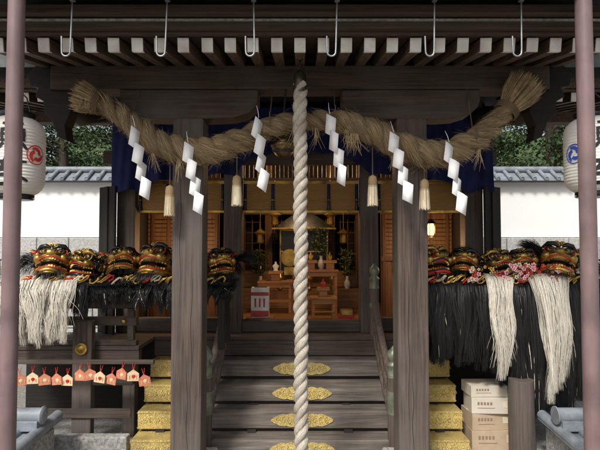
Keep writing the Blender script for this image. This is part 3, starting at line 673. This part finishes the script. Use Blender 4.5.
horsemane('white_mane',[((1.72,1.88,4.71,1.30,lambda x:.48,1000,1),dict(w=.004,jit=.18,taper=.8,wave=.026,drift=.02,mix=.08))])
horsemane('white_mane',[((2.12,2.36,4.71,1.31,lambda x:.36,1900,1),dict(w=.004,jit=.18,taper=.6,wave=.026,drift=.06,mix=.08))])
b=MB()
for cx,cz,lean in((-2.48,1.47,-.9),(-2.14,1.5,.9),(-1.14,1.52,1.0),(-1.52,1.5,-.8),(-.64,1.50,1.),(1.70,1.52,-.8),(2.06,1.54,.8),(2.58,1.54,1.),(1.40,1.52,.9),(2.3,1.56,-.7)):
    for i in range(260):
        L=R.uniform(.16,.30); a=lean*.5+R.gauss(0,.14); p=Vector((cx+R.uniform(-.03,.03),4.98+R.uniform(-.04,.04),cz-.08)); P_=[p.copy()]
        for j in range(5):
            p=p+Vector((math.sin(a),R.uniform(-.1,.1),math.cos(a)))*L/5; P_.append(p.copy()); a+=lean*.42
        b.ribbon(P_,[.006,.006,.006,.005,.004,.001],(.5,R.uniform(-.8,.8),.3),0)
b.obj('hair_plumes',[HB])
b=MB()
for i in range(95):
    c=Vector((R.choice((1.62,1.95,2.05,2.1,2.3))+R.gauss(0,.07),4.70+R.uniform(-.04,.04),1.33+R.uniform(-.04,.10))); m_=R.choice((0,0,1,2,0,3,1)); s0=R.uniform(.008,.016)
    for k_ in range(5):
        a=k_*1.2566+i; b.sph(c+Vector((s0*math.cos(a),R.uniform(-.006,.004),s0*math.sin(a))),(s0*.7,s0*.4,s0*.7),m_,8,5,rot=(R.uniform(-.5,.5),0,0))
    b.sph(c+Vector((0,-.008,0)),s0*.4,3,8,5)
b.obj('flower_garland',[PINK,RED,IVORY,GOLD])
b=MB()
for x0,x1 in((-2.55,-.7),(1.15,2.55)):
    for k_ in range(26):
        x=x0+(x1-x0)*(k_+.5)/26+R.uniform(-.02,.02)
        pa=[(x+.05*math.cos(t*.9+k_),4.73-.01*math.sin(t*.5),1.285+.012*(k_%3)+.03*math.sin(t*1.3+k_)) for t in range(9)]
        b.tube(pa,.009,[0,1,2,0,0][k_%5],6)
b.obj('ornamental_cord',[GOLD,RED,IVORY])
# ------------------------------------------------------------------ ema plaques
E=grp('votive_plaque_rack'); b=MB(); b.bb(-2.6,-1.3,4.66,4.70,.55,.585,0); b.bb(-2.6,-2.55,4.66,4.70,-.3,.55,0); b.obj('bar',[WX],E,.003)
xs=[-2.47,-2.36,-2.26,-2.15,-2.05,-1.95,-1.86,-1.76,-1.66,-1.57,-1.47,-1.38]
for i,x in enumerate(xs):
    b=MB(); z=.51+R.uniform(-.045,.015); w=.05; a=R.uniform(-.18,.18)
    b.x=Matrix.Translation((x,4.645+R.uniform(-.012,.008),z))@Euler((0,a,R.uniform(-.4,.4))).to_matrix().to_4x4()
    b.prism([(-w,-.1),(w,-.1),(w,-.035),(0,0),(-w,-.035)],-.004,.004,0)
    for q in range(3): b.bb(-w*.6+q*.03,-w*.6+q*.03+.004,-.0055,-.0045,-.085,-.05-.01*R.random(),1)
    b.sph((0.005,-.004,-.06),(.018,.002,.016),1,10,5)
    b.tube([(0,0,-.012),(-.012,.012,.05),(.012,.012,.05),(0,0,-.012)],.0025,2,5)
    b.obj('plaque',[EMA1 if i%3!=1 else EMA2,EMA2 if i%3!=1 else RED,RED],E)
# ------------------------------------------------------------------ cartons
def carton(x,y,z,w,d,h_,mt,rz=0):
    b=MB(); b.x=Matrix.Translation((x,y,z))@Matrix.Rotation(rz,4,'Z')
    b.bb(-w/2,w/2,-d/2,d/2,0,h_,0); b.bb(-w/2+.002,w/2-.002,-.03,.03,h_,h_+.002,1)
    for q in range(5): b.bb(-w*.36+q*w*.075,-w*.36+q*w*.075+w*.05,-d/2-.002,-d/2-.0005,h_*.55,h_*.74,2)
    b.bb(-w*.36,w*.05,-d/2-.002,-d/2-.0005,h_*.34,h_*.38,2); b.bb(w*.25,w*.38,-d/2-.002,-d/2-.0005,h_*.4,h_*.8,1)
    b.obj('cardboard_carton',[mt,IVORY,PRINT],None,.003)
carton(1.78,4.97,-.26,.42,.3,.17,CARD); carton(1.76,4.98,-.088,.38,.28,.15,CARD,.06); carton(1.77,4.96,.066,.38,.28,.14,CARDW,-.05); carton(1.74,4.98,.21,.34,.26,.10,CARDW,.04)
b=MB(); b.tube([(1.965,4.66,-.3),(1.955,4.66,.2),(1.96,4.66,.42)],[.115,.11,.108],0,20) ; b.obj('log_post',[WZ])
for sx in(-1,1):
    C=grp('tiled_coping'); cx=sx*2.36; b=MB()
    b.bb(cx-.22,cx+.22,3.85,4.6,-.3,.02,1)
    for i in range(4):
        x=cx-.24+i*.16; b.tube([(x,3.80,.06),(x,4.62,.12)],.045,0,12)
    b.box((cx,4.2,.07),(.56,.84,.03),0,(.07,0,0))
    b.tube([(cx-sx*.27,4.3,.22),(cx+sx*.5,4.3,.22)],.06,0,16); b.box((cx+.0,4.3,.15),(.5,.14,.08),0)
    b.lathe([(.072,-.012),(.074,0),(.05,.012)],(cx-sx*.27,4.3,.22),0,20,rot=(0,rad(90),0))
    b.obj('tiles',[TILE,STONE],C,.004)
# ------------------------------------------------------------------ perimeter wall
W=grp('plaster_wall'); b=MB(); b.bb(-14,14,9.6,9.85,1.76,2.78,0); b.obj('plaster',[PLASTER],W)
b=MB(); 
zr=-.3
for r_ in range(5):
    x=-14-R.random()
    while x<14:
        w_=R.uniform(.5,1.0); b.bb(x,x+w_-.012,9.5+R.uniform(-.01,.01),9.95,zr,zr+.4,0); x+=w_
    zr+=.412
b.obj('stone_base',[STONEL],W,.015)
b=MB()
b.add([(-14,9.42,2.79),(14,9.42,2.79),(14,9.72,2.98),(-14,9.72,2.98),(14,10.02,2.79),(-14,10.02,2.79)],[(0,1,2,3),(3,2,4,5),(0,5,4,1)],0)
for i in range(127):
    x=-14+i*.22; b.tube([(x,9.40,2.82),(x,9.72,3.02)],.035,0,8); b.lathe([(.04,0),(.043,.01),(.02,.014)],(x,9.41,2.82),0,10,rot=(rad(90),0,0))
b.tube([(-14,9.72,3.03),(14,9.72,3.03)],.06,0,12); b.obj('tile_coping',[TILE],W)
# ------------------------------------------------------------------ trees
def tree(x,y,h,n,seed):
    r=random.Random(seed); b=MB(); b.tube([(x,y,-.3),(x+.1,y,h*.4),(x+.05,y+.1,h*.98)],[.2,.14,.03],1,9)
    cl=[]
    for i in range(34):
        zz=h*r.uniform(.3,1); a=r.uniform(0,6.28); rr=(1-zz/h*.75)*r.uniform(.5,1.9); c=Vector((x+rr*math.cos(a),y+rr*math.sin(a),zz-.1*rr)); cl.append((c,r.uniform(.25,.5)))
        b.tube([(x+.05,y,zz-.2),(x+(c.x-x)*.5,y+(c.y-y)*.5,zz-.05),tuple(c)],[.035,.02,.006],1,5)
    for i in range(n):
        c,s_=r.choice(cl); p=c+Vector((r.gauss(0,s_*.6),r.gauss(0,s_*.6),r.gauss(0,s_*.38))); d=Vector((r.uniform(-1,1),r.uniform(-1,1),r.uniform(-.9,.4))).normalized(); q=d.cross(Vector((r.uniform(-1,1),r.uniform(-1,1),r.uniform(-1,1)))).normalized(); L=r.uniform(.05,.11)
        b.add([p,p+d*L*.5+q*L*.3,p+d*L,p+d*L*.5-q*L*.3],[(0,1,2,3)],0)
    b.obj('cedar_tree',[LEAF,BARK])
for i,(x,y,h_) in enumerate(((-4.0,11.8,6.5),(-5.4,11.6,6.),(-7.0,11.8,6.5),(-4.6,13.4,7.5),(-6.4,13.6,8),(4.2,11.8,6.5),(5.7,11.9,6.2),(7.2,11.8,6.5),(4.9,13.4,7.5),(6.6,13.4,8))): tree(x,y,h_,8500,i)
b=MB(); r_=random.Random(5); vs=[];fs=[];nx=60
for i in range(nx+1):
    for j in range(10):
        vs.append((-60+2*i,17+j*4,-.3+j*1.3*(1+.2*math.sin(i*.9+j))+r_.uniform(-.3,.3)*(j>0)))
for i in range(nx):
    for j in range(9): a=i*10+j; fs.append((a,a+10,a+11,a+1))
b.add(vs,fs,0,True); b.obj('hill',[LEAF])
# ------------------------------------------------------------------ light, world, camera
w=bpy.data.worlds.new('World'); sc.world=w; w.use_nodes=True; N=w.node_tree.nodes; L=w.node_tree.links
sk=N.new('ShaderNodeTexSky'); sk.sky_type='NISHITA'; sk.sun_disc=False; sk.sun_elevation=rad(48); sk.sun_rotation=rad(205); sk.dust_density=4; sk.air_density=1
hs=N.new('ShaderNodeHueSaturation'); hs.inputs['Saturation'].default_value=.45; L.new(sk.outputs[0],hs.inputs['Color']); L.new(hs.outputs[0],N['Background'].inputs[0]); N['Background'].inputs[1].default_value=.15
l=bpy.data.lights.new('sun','SUN'); l.energy=3.3; l.angle=rad(10); l.color=(1,.97,.92); lo=bpy.data.objects.new('sun',l); sc.collection.objects.link(lo); lo.rotation_euler=(rad(42),0,rad(-25))
c=bpy.data.cameras.new('camera'); c.lens=31.2; c.sensor_width=36; c.clip_end=600; co=bpy.data.objects.new('camera',c); sc.collection.objects.link(co); co.location=(0,0,1.6); co.rotation_euler=(rad(92.3),0,0); sc.camera=co
sc.view_settings.view_transform='Standard'; sc.view_settings.look='None'; sc.view_settings.exposure=0
